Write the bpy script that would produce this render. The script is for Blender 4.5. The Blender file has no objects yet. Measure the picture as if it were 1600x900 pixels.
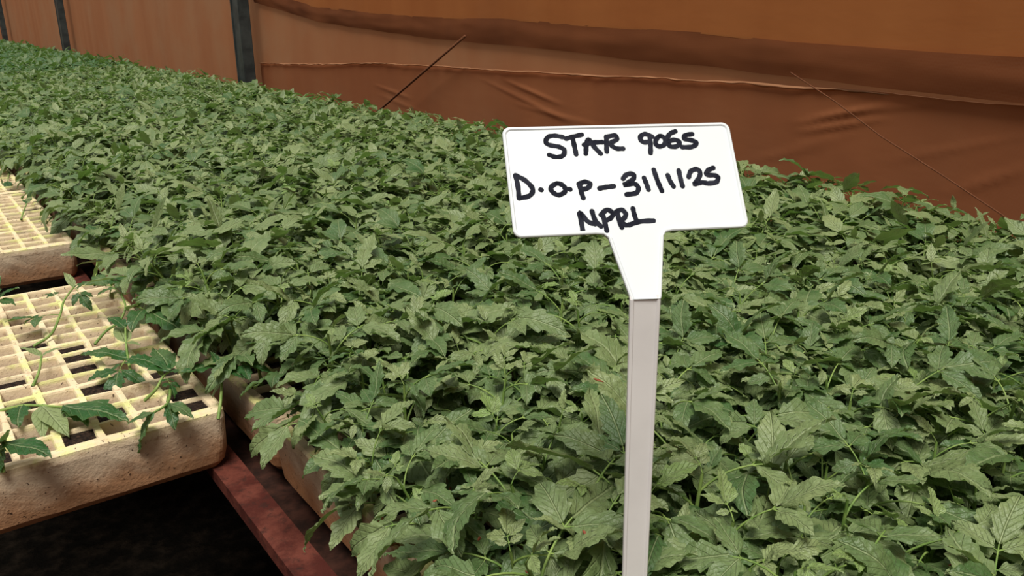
import bpy, bmesh, math, random
import numpy as np
from mathutils import Vector, Matrix, noise

# ------------------------------------------------------------------ camera, light, exposure
SC = bpy.context.scene
COL = SC.collection
CAM_Z = 1.20                       # eye height above the floor (metres)
F_PX, PITCH, YAW = 1256.0, math.radians(18.5), math.radians(37.0)
cam_data = bpy.data.cameras.new('camera')
cam_data.sensor_width = 36.0
cam_data.lens = 36.0 * F_PX / 1600.0
cam_data.clip_start = 0.02
cam = bpy.data.objects.new('camera', cam_data)
COL.objects.link(cam)
cam.location = (0, 0, CAM_Z)
cam.rotation_euler = (math.pi / 2 - PITCH, 0, -YAW)
SC.camera = cam
cam_data.dof.use_dof = False

SUN_STRENGTH, SKY_STRENGTH, EXPOSURE = 4.8, 0.62, 0.0
sun_data = bpy.data.lights.new('sun', 'SUN')
sun_data.energy = SUN_STRENGTH
sun_data.angle = math.radians(24)          # daylight softened by the film roof
sun_data.color = (1.0, 0.96, 0.85)
sun = bpy.data.objects.new('sun', sun_data)
COL.objects.link(sun)
sun.location = (0, 0, 5)
sun.rotation_euler = Vector((-0.30, -0.30, 1.0)).to_track_quat('Z', 'Y').to_euler()

world = bpy.data.worlds.new('world')
SC.world = world
world.use_nodes = True
wn, wl = world.node_tree.nodes, world.node_tree.links
wn.clear()
w_out = wn.new('ShaderNodeOutputWorld'); w_bg = wn.new('ShaderNodeBackground')
w_bg.inputs['Color'].default_value = (0.98, 0.98, 0.95, 1)
w_bg.inputs['Strength'].default_value = SKY_STRENGTH
wl.new(w_bg.outputs[0], w_out.inputs[0])

vs = SC.view_settings
vs.view_transform = 'Standard'
vs.look = 'None'
vs.exposure = EXPOSURE
vs.gamma = 1.0
vs.use_curve_mapping = False

R = random.Random(7)
NR = np.random.default_rng(11)
TRAY_TOP = CAM_Z - 0.385
TRAY_H = 0.068
TRAY_BOT = TRAY_TOP - TRAY_H
CELL = 0.036

# ------------------------------------------------------------------ helpers
def ray(px, py):
    l, u = px - 800.0, 450.0 - py
    down = F_PX * math.sin(PITCH) - u * math.cos(PITCH)
    fw = F_PX * math.cos(PITCH) + u * math.sin(PITCH)
    return Vector((l * math.cos(YAW) + fw * math.sin(YAW), fw * math.cos(YAW) - l * math.sin(YAW), -down))

def at(px, py, z):
    """Point of the horizontal plane at height z seen at a place of the photograph."""
    r = ray(px, py)
    return Vector((0, 0, CAM_Z)) + r * ((z - CAM_Z) / r.z)

def project(p):
    l = p[0] * math.cos(YAW) - p[1] * math.sin(YAW)
    fw = p[0] * math.sin(YAW) + p[1] * math.cos(YAW)
    d = CAM_Z - p[2]
    z = fw * math.cos(PITCH) + d * math.sin(PITCH)
    v = fw * math.sin(PITCH) - d * math.cos(PITCH)
    if z <= 0.02:
        return None
    return 800 + F_PX * l / z, 450 - F_PX * v / z, z

def tag(o, label=None, cat=None, group=None, kind=None):
    if label: o['label'] = label
    if cat: o['category'] = cat
    if group: o['group'] = group
    if kind: o['kind'] = kind
    return o

def empty(name, loc, label, cat, group=None):
    o = bpy.data.objects.new(name, None)
    o.empty_display_size = 0.02
    COL.objects.link(o)
    o.location = loc
    return tag(o, label, cat, group)

def link_mesh(name, me, parent=None):
    o = bpy.data.objects.new(name, me)
    COL.objects.link(o)
    if parent is not None:
        o.parent = parent
    return o

def np_mesh(name, V, F, co=None, mi=None, mats=(), smooth=True):
    """Quad mesh from numpy arrays, quickly."""
    V = np.asarray(V, np.float32); F = np.asarray(F, np.int32)
    me = bpy.data.meshes.new(name)
    me.vertices.add(len(V)); me.vertices.foreach_set('co', V.ravel())
    me.loops.add(len(F) * 4); me.loops.foreach_set('vertex_index', F.ravel())
    me.polygons.add(len(F))
    me.polygons.foreach_set('loop_start', np.arange(len(F), dtype=np.int32) * 4)
    if mi is not None:
        me.polygons.foreach_set('material_index', np.asarray(mi, np.int32))
    me.update(calc_edges=True)
    if co is not None:
        a = me.attributes.new('leafco', 'FLOAT_VECTOR', 'POINT')
        a.data.foreach_set('vector', np.asarray(co, np.float32).ravel())
    for m in mats:
        me.materials.append(m)
    if smooth:
        me.shade_smooth()
    else:
        me.shade_flat()
    return me

def py_mesh(name, V, F, mats=(), smooth=False, mi=None):
    me = bpy.data.meshes.new(name)
    me.from_pydata([tuple(v) for v in V], [], F)
    for m in mats:
        me.materials.append(m)
    if mi is not None:
        me.polygons.foreach_set('material_index', mi)
    me.update()
    me.shade_smooth() if smooth else me.shade_flat()
    return me

# ------------------------------------------------------------------ materials
def new_mat(name):
    m = bpy.data.materials.new(name); m.use_nodes = True
    nt = m.node_tree; nt.nodes.clear()
    out = nt.nodes.new('ShaderNodeOutputMaterial')
    return m, nt, out

class G:
    """small node graph helper"""
    def __init__(s, nt): s.nt = nt
    def n(s, typ, **kw):
        nd = s.nt.nodes.new(typ)
        for k, v in kw.items(): setattr(nd, k, v)
        return nd
    def put(s, sock, v):
        if hasattr(v, 'is_output') or isinstance(v, bpy.types.NodeSocket): s.nt.links.new(v, sock)
        elif isinstance(v, (tuple, list)) and len(v) == 3 and sock.type == 'RGBA': sock.default_value = (*v, 1)
        else: sock.default_value = v
    def math(s, op, a, b=0.0, clamp=False):
        nd = s.n('ShaderNodeMath', operation=op, use_clamp=clamp)
        s.put(nd.inputs[0], a); s.put(nd.inputs[1], b); return nd.outputs[0]
    def mix(s, fac, a, b, blend='MIX'):
        nd = s.n('ShaderNodeMix', data_type='RGBA', blend_type=blend)
        s.put(nd.inputs[0], fac); s.put(nd.inputs[6], a); s.put(nd.inputs[7], b); return nd.outputs[2]
    def noise(s, vec, scale, detail=3.0, rough=0.55):
        nd = s.n('ShaderNodeTexNoise'); s.put(nd.inputs['Scale'], scale)
        nd.inputs['Detail'].default_value = detail; nd.inputs['Roughness'].default_value = rough
        if vec is not None: s.put(nd.inputs['Vector'], vec)
        return nd.outputs[0]
    def step(s, v, lo, hi, a=0.0, b=1.0):
        nd = s.n('ShaderNodeMapRange'); nd.interpolation_type = 'SMOOTHSTEP'
        s.put(nd.inputs[0], v); s.put(nd.inputs[1], lo); s.put(nd.inputs[2], hi); s.put(nd.inputs[3], a); s.put(nd.inputs[4], b)
        return nd.outputs[0]
    def scale(s, vec, sc):
        nd = s.n('ShaderNodeMapping'); s.put(nd.inputs[0], vec); nd.inputs['Scale'].default_value = sc; return nd.outputs[0]
    def coord(s): return s.n('ShaderNodeTexCoord').outputs['Object']
    def world(s): return s.n('ShaderNodeNewGeometry').outputs['Position']
    def sep(s, v):
        nd = s.n('ShaderNodeSeparateXYZ'); s.put(nd.inputs[0], v); return nd.outputs
    def bsdf(s, col, rough=0.7, spec=0.3, normal=None, metal=0.0):
        nd = s.n('ShaderNodeBsdfPrincipled')
        s.put(nd.inputs['Base Color'], col); s.put(nd.inputs['Roughness'], rough)
        nd.inputs['Specular IOR Level'].default_value = spec; nd.inputs['Metallic'].default_value = metal
        if normal is not None: s.put(nd.inputs['Normal'], normal)
        return nd.outputs[0]
    def bump(s, h, strength=0.4, dist=0.002):
        nd = s.n('ShaderNodeBump'); nd.inputs['Strength'].default_value = strength
        nd.inputs['Distance'].default_value = dist; s.put(nd.inputs['Height'], h); return nd.outputs[0]
    def trans(s, sh, col, fac):
        t = s.n('ShaderNodeBsdfTranslucent'); s.put(t.inputs['Color'], col)
        m = s.n('ShaderNodeMixShader'); s.put(m.inputs[0], fac); s.put(m.inputs[1], sh); s.put(m.inputs[2], t.outputs[0]); return m.outputs[0]

def leaf_material(name, dark, light, vein, young):
    m, nt, out = new_mat(name); g = G(nt)
    a = g.n('ShaderNodeAttribute', attribute_name='leafco').outputs['Vector']
    x, t, tint = g.sep(a)
    rnd = g.n('ShaderNodeObjectInfo').outputs['Random']
    ax = g.math('ABSOLUTE', x)
    mid = g.step(ax, 0.006, 0.022, 1, 0)
    ph = g.math('FRACT', g.math('SUBTRACT', g.math('MULTIPLY', t, 6.5), g.math('MULTIPLY', ax, 9.0)))
    sec = g.step(g.math('ABSOLUTE', g.math('SUBTRACT', ph, 0.5)), 0.0, 0.10, 1, 0)
    sec = g.math('MULTIPLY', sec, g.step(ax, 0.0, 0.30, 1, 0.2))
    veinm = g.math('MAXIMUM', mid, g.math('MULTIPLY', sec, 0.55))
    pos = g.world()
    n1 = g.noise(pos, 42, 3, 0.6)
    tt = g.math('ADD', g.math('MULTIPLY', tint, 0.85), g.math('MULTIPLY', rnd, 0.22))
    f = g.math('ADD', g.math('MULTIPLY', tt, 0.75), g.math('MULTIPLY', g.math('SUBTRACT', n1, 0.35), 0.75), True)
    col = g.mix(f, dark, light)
    col = g.mix(g.step(tint, 1.2, 2.2), col, young)          # tips and seed leaves (tint above 1) are yellower
    col = g.mix(g.math('MULTIPLY', veinm, 0.42), col, vein)
    back = g.n('ShaderNodeNewGeometry').outputs['Backfacing']
    col2 = g.mix(g.math('MULTIPLY', back, 0.5), col, vein)
    h = g.math('ADD', g.math('MULTIPLY', veinm, -0.8), g.math('MULTIPLY', g.noise(pos, 260, 2, 0.6), 0.9))
    sh = g.bsdf(col2, 0.50, 0.50, g.bump(h, 0.9, 0.0016))
    tc = g.mix(0.55, col, (0.20, 0.42, 0.05))
    nt.links.new(g.trans(sh, tc, 0.22), out.inputs[0])
    return m

def simple_mat(name, c1, c2, scale=20, rough=0.7, spec=0.3, bump=0.3, bdist=0.002, metal=0.0, stretch=(1, 1, 1), tr=0.0, lo=0.35, hi=0.65, objco=True):
    m, nt, out = new_mat(name); g = G(nt)
    co = g.scale(g.coord() if objco else g.world(), stretch)
    n = g.noise(co, scale, 5, 0.6)
    col = g.mix(g.step(n, lo, hi), c1, c2)
    sh = g.bsdf(col, rough, spec, g.bump(n, bump, bdist), metal)
    if tr: sh = g.trans(sh, col, tr)
    nt.links.new(sh, out.inputs[0])
    return m

M = {}
M['leaf'] = leaf_material('tomato_leaf', (0.016, 0.075, 0.014), (0.212, 0.262, 0.112), (0.33, 0.39, 0.20), (0.14, 0.27, 0.045))
M['stem'] = simple_mat('green_stem', (0.095, 0.17, 0.035), (0.20, 0.28, 0.075), 60, 0.55, 0.3, 0.2, 0.0005)
M['soil'] = simple_mat('cocopeat_soil', (0.010, 0.006, 0.005), (0.055, 0.030, 0.020), 260, 0.9, 0.15, 1.0, 0.004, lo=0.4, hi=0.75)
M['floor'] = simple_mat('dark_earth_floor', (0.003, 0.0026, 0.0022), (0.011, 0.008, 0.006), 22, 1.0, 0.0, 1.0, 0.02, lo=0.4, hi=0.8)
M['post'] = simple_mat('dark_painted_steel', (0.014, 0.019, 0.020), (0.034, 0.042, 0.042), 14, 0.5, 0.4, 0.15, 0.001)
M['cord'] = simple_mat('brown_cord', (0.10, 0.038, 0.018), (0.13, 0.05, 0.025), 90, 0.85, 0.1)
M['plastic'] = simple_mat('white_plastic', (0.585, 0.625, 0.665), (0.62, 0.66, 0.70), 9, 0.38, 0.45, 0.03, 0.0004)
M['stake'] = simple_mat('white_plastic_stake', (0.60, 0.585, 0.60), (0.65, 0.635, 0.65), 16, 0.4, 0.4, 0.05, 0.0004)
M['ink'] = simple_mat('black_marker_ink', (0.008, 0.009, 0.016), (0.024, 0.026, 0.038), 130, 0.85, 0.08, 0.1, 0.0002, lo=0.3, hi=0.75)
M['husk'] = simple_mat('red_brown_husk', (0.13, 0.026, 0.012), (0.26, 0.075, 0.035), 400, 0.7, 0.3, 0.3, 0.0005)
M['dry'] = simple_mat('dry_leaf', (0.33, 0.13, 0.045), (0.50, 0.24, 0.10), 120, 0.8, 0.2, 0.6, 0.001)

def tray_material(nm, dirt):
    m, nt, out = new_mat(nm); g = G(nt)
    p = g.coord(); x, y, z = g.sep(p)
    base = g.mix(g.noise(p, 14, 4), (0.58, 0.45, 0.285), (0.70, 0.585, 0.41))
    # dirt settled low on the walls, algae on the worn top edges
    base = g.mix(g.step(z, -0.012, -0.002, 0.55, 0), base, (0.47, 0.36, 0.285))
    base = g.mix(dirt, base, (0.27, 0.19, 0.13))
    n2 = g.noise(p, 26, 5, 0.65)
    low = g.step(g.math('ADD', z, g.math('MULTIPLY', n2, -0.060)), -0.084, -0.040, 1, 0)
    col = g.mix(g.math('MULTIPLY', low, 0.8), base, (0.30, 0.125, 0.045))
    n3 = g.noise(p, 55, 5, 0.7)
    col = g.mix(g.math('MULTIPLY', g.step(n3, 0.54, 0.70), 0.6), col, (0.27, 0.155, 0.085))
    top = g.step(z, -0.006, -0.001)
    alg = g.math('MULTIPLY', top, g.step(g.noise(p, 30, 4, 0.6), 0.46, 0.62))
    col = g.mix(g.math('MULTIPLY', alg, 0.7), col, (0.56, 0.58, 0.20))
    n4 = g.noise(p, 210, 3, 0.7)
    col = g.mix(g.step(n4, 0.62, 0.69), col, (0.05, 0.025, 0.015))
    h = g.math('ADD', g.math('MULTIPLY', n3, 0.7), g.math('MULTIPLY', n4, 0.3))
    nt.links.new(g.bsdf(col, 0.75, 0.2, g.bump(h, 0.6, 0.003)), out.inputs[0])
    return m
M['tray'] = tray_material('stained_cream_polystyrene', 0.0)
M['tray_dirty'] = tray_material('dirty_grey_polystyrene', 0.75)
M['shade_slot'] = simple_mat('painted_shade_slot', (0.018, 0.009, 0.007), (0.050, 0.020, 0.014), 40, 0.9, 0.1, 0.5)  # near-black brown paints the shade in the slot beside the rail

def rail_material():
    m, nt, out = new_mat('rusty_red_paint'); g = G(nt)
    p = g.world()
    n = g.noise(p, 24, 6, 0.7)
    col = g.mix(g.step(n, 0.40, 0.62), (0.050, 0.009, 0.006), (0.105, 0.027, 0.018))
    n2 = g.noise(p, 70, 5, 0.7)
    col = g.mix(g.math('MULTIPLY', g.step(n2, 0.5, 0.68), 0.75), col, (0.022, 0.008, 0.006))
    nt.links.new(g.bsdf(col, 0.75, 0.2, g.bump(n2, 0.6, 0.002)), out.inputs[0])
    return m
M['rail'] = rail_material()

def cloth_material(name, c1, c2, cd, weave=900, streak=0.5):
    """woven shade cloth: fine weave, soft vertical streaks, dust in patches"""
    m, nt, out = new_mat(name); g = G(nt)
    p = g.world()
    vert = g.noise(g.scale(p, (1.0, 2.2, 0.25)), 2.4, 3, 0.5)
    big = g.noise(p, 1.6, 4, 0.6)
    col = g.mix(g.step(vert, 0.2, 0.8), c1, c2)
    col = g.mix(g.math('MULTIPLY', g.step(big, 0.42, 0.68), streak), col, cd)
    w1 = g.n('ShaderNodeTexWave', wave_type='BANDS', bands_direction='Z'); w1.inputs['Scale'].default_value = weave / 6.28
    w2 = g.n('ShaderNodeTexWave', wave_type='BANDS', bands_direction='Y'); w2.inputs['Scale'].default_value = weave / 6.28
    nt.links.new(p, w1.inputs[0]); nt.links.new(p, w2.inputs[0])
    w = g.math('ADD', w1.outputs['Fac'], w2.outputs['Fac'])
    col = g.mix(g.math('MULTIPLY', w, 0.08), col, (0.30, 0.22, 0.15))
    wr = g.noise(g.scale(p, (1, 1.2, 3.2)), 6, 4, 0.55)
    sh = g.bsdf(col, 0.85, 0.1, g.bump(wr, 0.12, 0.008))
    nt.links.new(g.trans(sh, col, 0.45), out.inputs[0])
    return m
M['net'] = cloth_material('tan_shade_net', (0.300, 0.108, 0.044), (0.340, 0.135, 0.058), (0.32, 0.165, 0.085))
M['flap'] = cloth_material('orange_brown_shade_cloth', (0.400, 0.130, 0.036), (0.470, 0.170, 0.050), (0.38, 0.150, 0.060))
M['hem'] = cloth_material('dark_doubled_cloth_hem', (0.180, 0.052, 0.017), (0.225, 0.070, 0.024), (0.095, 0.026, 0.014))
M['edge'] = cloth_material('painted_light_fold_cloth', (0.36, 0.17, 0.085), (0.44, 0.22, 0.12), (0.30, 0.12, 0.055))  # paler colour paints the light caught by the gathered fold
M['skirt'] = cloth_material('red_brown_skirt_cloth', (0.320, 0.108, 0.044), (0.380, 0.136, 0.055), (0.37, 0.165, 0.080))

# ------------------------------------------------------------------ the greenhouse shell
def box_geo(x0, x1, y0, y1, z0, z1):
    V = [(x0,y0,z0),(x1,y0,z0),(x1,y1,z0),(x0,y1,z0),(x0,y0,z1),(x1,y0,z1),(x1,y1,z1),(x0,y1,z1)]
    F = [(0,3,2,1),(4,5,6,7),(0,1,5,4),(1,2,6,5),(2,3,7,6),(3,0,4,7)]
    return V, F

def boxes_mesh(name, boxes, mat, bevel=0.0):
    bm = bmesh.new()
    for b in boxes:
        V, F = box_geo(*b)
        vs_ = [bm.verts.new(v) for v in V]
        for f in F: bm.faces.new([vs_[i] for i in f])
    if bevel:
        bmesh.ops.bevel(bm, geom=list(bm.edges), offset=bevel, segments=2, affect='EDGES')
    me = bpy.data.meshes.new(name); bm.to_mesh(me); bm.free()
    me.materials.append(mat)
    return me

def grid_surface(name, ys, zf, xf, nz, mat, thick=0.0):
    """cloth hanging along Y: zf(y, s) gives the height, xf(y, z, s) the offset, s in 0..1"""
    V = []
    for y in ys:
        for k in range(nz + 1):
            s = k / nz
            z = zf(y, s)
            V.append((xf(y, z, s), y, z))
    F = []
    m = nz + 1
    for i in range(len(ys) - 1):
        for k in range(nz):
            F.append((i*m+k, (i+1)*m+k, (i+1)*m+k+1, i*m+k+1))
    me = np_mesh(name, V, F, mats=[mat])
    return me

WALL_X = 1.66
fl = link_mesh('floor', py_mesh('floor', [(-4, -3, 0), (3, -3, 0), (3, 18.5, 0), (-4, 18.5, 0)], [(0, 1, 2, 3)], [M['floor']]))
tag(fl, kind='structure')

def nz3(x, y, z): return noise.noise(Vector((x, y, z)))

ys = np.concatenate([np.arange(-3, 5, 0.06), np.arange(5, 18.6, 0.12)]).tolist()
w = link_mesh('wall_right', grid_surface('wall_right', ys, lambda y, s: 0.02 + 3.0 * s,
    lambda y, z, s: WALL_X + (0.008 if y > 4.5 else 0.001) * nz3(y * 1.6, z * 0.5, 3) + (0.004 if y > 4.5 else 0.001) * math.sin(y * 6 + 2 * nz3(y, z, 1)) * nz3(y * .5, z * .3, 8), 34, M['net']))
tag(w, kind='structure')
for nm, pts in (('wall_left', [(-4, -3, 0), (-4, 18.5, 0), (-4, 18.5, 2.4), (-4, -3, 2.4)]),
                ('wall_back', [(-4, 18.4, 0), (1.7, 18.4, 0), (1.7, 18.4, 3.0), (-4, 18.4, 3.0)]),
                ('wall_front', [(-4, -3, 0), (1.7, -3, 0), (1.7, -3, 3.0), (-4, -3, 3.0)])):
    tag(link_mesh(nm, py_mesh(nm, pts, [(0, 1, 2, 3)], [M['net']])), kind='structure')

def curve_of(pts):
    P = sorted(pts)
    xs = np.array([p[0] for p in P]); zs = np.array([p[1] for p in P]) + CAM_Z
    return lambda y: float(np.interp(y, xs, zs))
HEM_LOW = curve_of([(4.48, .085), (3.69, -.012), (2.81, -.064), (2.33, -.079), (2.01, -.089), (1.69, -.104), (1.39, -.114), (1.01, -.130), (.87, -.137), (.64, -.144), (-.8, -.17)])
HEM_UP = curve_of([(4.47, .150), (3.68, .052), (2.81, .009), (2.2, .0), (1.85, -.016), (1.4, -.031), (1.14, -.050), (.86, -.057), (.65, -.065), (-.8, -.085)])
WRK = curve_of([(4.57, -.231), (3.72, -.203), (3.2, -.175), (2.6, -.164), (2.31, -.163), (1.88, -.156), (1.39, -.146), (1.03, -.143), (.88, -.147), (.64, -.151), (-.8, -.16)])

ysb = np.arange(-0.8, 4.50, 0.018).tolist()
curtain = empty('shade_curtain', (WALL_X - 0.03, 1.8, CAM_Z), 'orange brown rolled shade curtain hanging in a sagging swag above the paler net', 'curtain')
def local(me, o):
    me.transform(Matrix.Translation(-Vector(o.location)))
    return me
c = link_mesh('cloth', local(grid_surface('cloth', ysb, lambda y, s: HEM_UP(y) - 0.004 + (CAM_Z + 1.6 - HEM_UP(y)) * s,
    lambda y, z, s: WALL_X - 0.010 + 0.003 * nz3(y * 1.5, z * 1.2, 5) * min(1, s * 20), 26, M['flap']), curtain), curtain)
def hem_x(y, z, s):
    return WALL_X - 0.010 - 0.014 * max(0, min(1, (1.25 - y) / 0.4)) - 0.003 * math.sin(math.pi * min(1, s * 1.02)) - 0.002 * nz3(y * 5, s * 2, 9) - 0.001 * nz3(y * 11, s * 3, 2)
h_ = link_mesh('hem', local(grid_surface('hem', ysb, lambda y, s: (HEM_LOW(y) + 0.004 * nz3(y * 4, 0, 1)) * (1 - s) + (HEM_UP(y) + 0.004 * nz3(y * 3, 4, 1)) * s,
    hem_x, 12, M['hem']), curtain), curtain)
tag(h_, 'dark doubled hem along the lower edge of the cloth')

CREASES = []
for (px0, py0, px1, py1, a_) in ((1262, 190, 1400, 158, 1), (1262, 205, 1370, 186, 1), (1290, 180, 1450, 162, .6), (1500, 300, 1600, 262, 1), (1240, 230, 1330, 210, .5),
                                 (800, 128, 872, 160, 1), (770, 130, 905, 196, .7), (820, 165, 930, 195, .7), (595, 135, 640, 152, .7), (600, 150, 660, 175, .5), (1180, 250, 1300, 225, .5), (1400, 250, 1580, 215, .5)):
    A_, B_ = ray(px0, py0), ray(px1, py1)
    A_ = A_ * (WALL_X / A_.x); B_ = B_ * (WALL_X / B_.x)
    CREASES.append((Vector((A_.y, A_.z + CAM_Z)), Vector((B_.y, B_.z + CAM_Z)), a_))
def skirt_x(y, z, s):
    w_ = 0.0
    q = Vector((y, z))
    for A_, B_, a_ in CREASES:
        d = B_ - A_; t = (q - A_).dot(d) / d.length_squared
        if -.2 < t < 1.2:
            dist = (q - A_ - d * t).length
            w_ += 0.0035 * a_ * math.exp(-(dist / 0.006) ** 2) * max(0, math.sin(math.pi * (t + .2) / 1.4))
    return WALL_X - 0.008 - w_ + 0.003 * nz3(y * 2, z * 3, 7)
skirt = link_mesh('curtain_skirt', grid_surface('curtain_skirt', ysb,
    lambda y, s: 0.10 + (WRK(y) + 0.004 * nz3(y * 6, 3, 2) + 0.002 * nz3(y * 25, 3, 2) - 0.10) * (1 - (1 - s) ** 1.8), skirt_x, 110, M['skirt']))
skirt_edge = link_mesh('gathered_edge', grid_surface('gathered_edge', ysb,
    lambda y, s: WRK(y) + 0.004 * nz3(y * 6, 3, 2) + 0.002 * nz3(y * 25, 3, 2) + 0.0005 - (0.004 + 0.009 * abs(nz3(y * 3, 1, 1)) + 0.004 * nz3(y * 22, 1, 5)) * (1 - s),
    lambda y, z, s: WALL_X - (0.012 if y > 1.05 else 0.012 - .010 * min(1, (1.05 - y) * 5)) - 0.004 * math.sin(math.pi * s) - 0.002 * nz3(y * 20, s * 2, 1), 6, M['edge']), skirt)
tag(skirt_edge, 'gathered top edge of the cloth, coloured paler for the light on its fold')
tag(skirt, 'red brown creased cloth skirt behind the seedling bed, gathered below the dark hem', 'curtain')

def tube_path(pts, r, sides=8, closed_ends=True):
    pts = [Vector(p) for p in pts]
    V, F = [], []
    n = len(pts)
    for i, p in enumerate(pts):
        d = (pts[min(i + 1, n - 1)] - pts[max(i - 1, 0)]).normalized()
        a = d.cross(Vector((0.12, 0.3, 0.95))).normalized(); b = d.cross(a)
        rr = r[i] if isinstance(r, (list, tuple)) else r
        for k in range(sides):
            t = 2 * math.pi * k / sides
            V.append(p + (a * math.cos(t) + b * math.sin(t)) * rr)
    for i in range(n - 1):
        for k in range(sides):
            k2 = (k + 1) % sides
            F.append((i*sides+k, i*sides+k2, (i+1)*sides+k2, (i+1)*sides+k))
    if closed_ends:
        F.append(tuple(range(sides))[::-1]); F.append(tuple((n-1)*sides + k for k in range(sides)))
    return V, F

# a brown tube standing in for a brace's shade on the cloth, and a thin cord lying over the skirt
y1, z1, y2, z2 = 3.02, CAM_Z - 0.345, 2.40, CAM_Z - 0.055
V, F = tube_path([(WALL_X - 0.052, y1 + (y2 - y1) * t, z1 + (z2 - z1) * t) for t in (-0.25, 0, .5, 1)], 0.0045)
tag(link_mesh('brace_shade_line', py_mesh('brace_shade_line', V, F, [M['cord']], True)), 'brown line standing in for the shade of a brace, slanting up to the curtain hem, left of the white sign', 'cord')
V, F = tube_path([(WALL_X - 0.058, y, CAM_Z + z) for y, z in ((1.10, -.112), (.98, -.168), (.87, -.228), (.74, -.286), (.60, -.352), (.5, -.41))], 0.0014)
tag(link_mesh('tie_cord', py_mesh('tie_cord', V, F, [M['cord']], True)), 'thin tie cord slanting down across the skirt towards the right edge of the photo', 'cord')

post_lab = ['dark grey steel post nearest the camera, left of the curtain swag',
            'dark steel post in the middle of the three along the curtain wall',
            'farthest dark steel post, at the left edge of the curtain wall']
for i, (y, lab) in enumerate(zip((4.47, 9.85, 15.0), post_lab)):
    o = empty('greenhouse_post', (1.565, y, 0), lab, 'post', 'steel posts of the curtain wall')
    for nm, bx in (('web', (-0.03, 0.03, -0.052, 0.040, 0, 3.0)), ('lip', (-0.036, 0.030, 0.040, 0.054, 0, 3.0)), ('base_plate', (-0.08, 0.08, -0.10, 0.10, 0, 0.012))):
        link_mesh(nm, boxes_mesh(nm, [bx], M['post'], 0.003), o)
    bl = []
    for k in range(4):
        sx, sy = (-1, 1)[k % 2], (-1, 1)[k // 2]
        bl.append((sx*.062-.007, sx*.062+.007, sy*.08-.007, sy*.08+.007, .012, .022))
    for b_ in bl: link_mesh('bolt', boxes_mesh('bolt', [b_], M['post'], 0.002), o)

# ------------------------------------------------------------------ the bench
bench = empty('growing_bench', (0.75, 0, 0), 'red painted steel bench whose rusty rails carry the seedling trays', 'bench')
def part_boxes(name, boxes, mat, parent, bevel=0.0015):
    return link_mesh(name, local(boxes_mesh(name, boxes, mat, bevel), parent), parent)
RT = TRAY_BOT
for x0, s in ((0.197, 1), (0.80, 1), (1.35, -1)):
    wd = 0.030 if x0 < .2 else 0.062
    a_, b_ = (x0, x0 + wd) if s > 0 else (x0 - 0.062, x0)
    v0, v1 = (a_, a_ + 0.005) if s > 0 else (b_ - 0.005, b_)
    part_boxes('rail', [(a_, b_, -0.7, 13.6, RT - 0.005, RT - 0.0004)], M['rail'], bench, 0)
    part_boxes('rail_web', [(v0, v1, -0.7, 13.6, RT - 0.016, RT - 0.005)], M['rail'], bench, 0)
part_boxes('shade_slot', [(0.226, 0.34, -0.7, 13.6, RT - 0.026, RT - 0.022)], M['shade_slot'], bench, 0)  # recessed strip added to carry the slot's painted shade
part_boxes('slot_lip', [(0.223, 0.226, -0.7, 13.6, RT - 0.026, RT - 0.005)], M['rail'], bench, 0)
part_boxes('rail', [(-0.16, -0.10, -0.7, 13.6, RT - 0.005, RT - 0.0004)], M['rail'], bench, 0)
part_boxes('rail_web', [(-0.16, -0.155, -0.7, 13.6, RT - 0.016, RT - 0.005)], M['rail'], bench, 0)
for y in (0.98, 2.5, 4.0, 5.5, 7.0, 8.5, 10.0, 11.5, 13.0):
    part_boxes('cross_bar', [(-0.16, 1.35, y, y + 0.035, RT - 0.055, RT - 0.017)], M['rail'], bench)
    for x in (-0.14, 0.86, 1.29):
        part_boxes('leg', [(x, x + 0.035, y, y + 0.035, 0, RT - 0.055)], M['rail'], bench)

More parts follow.
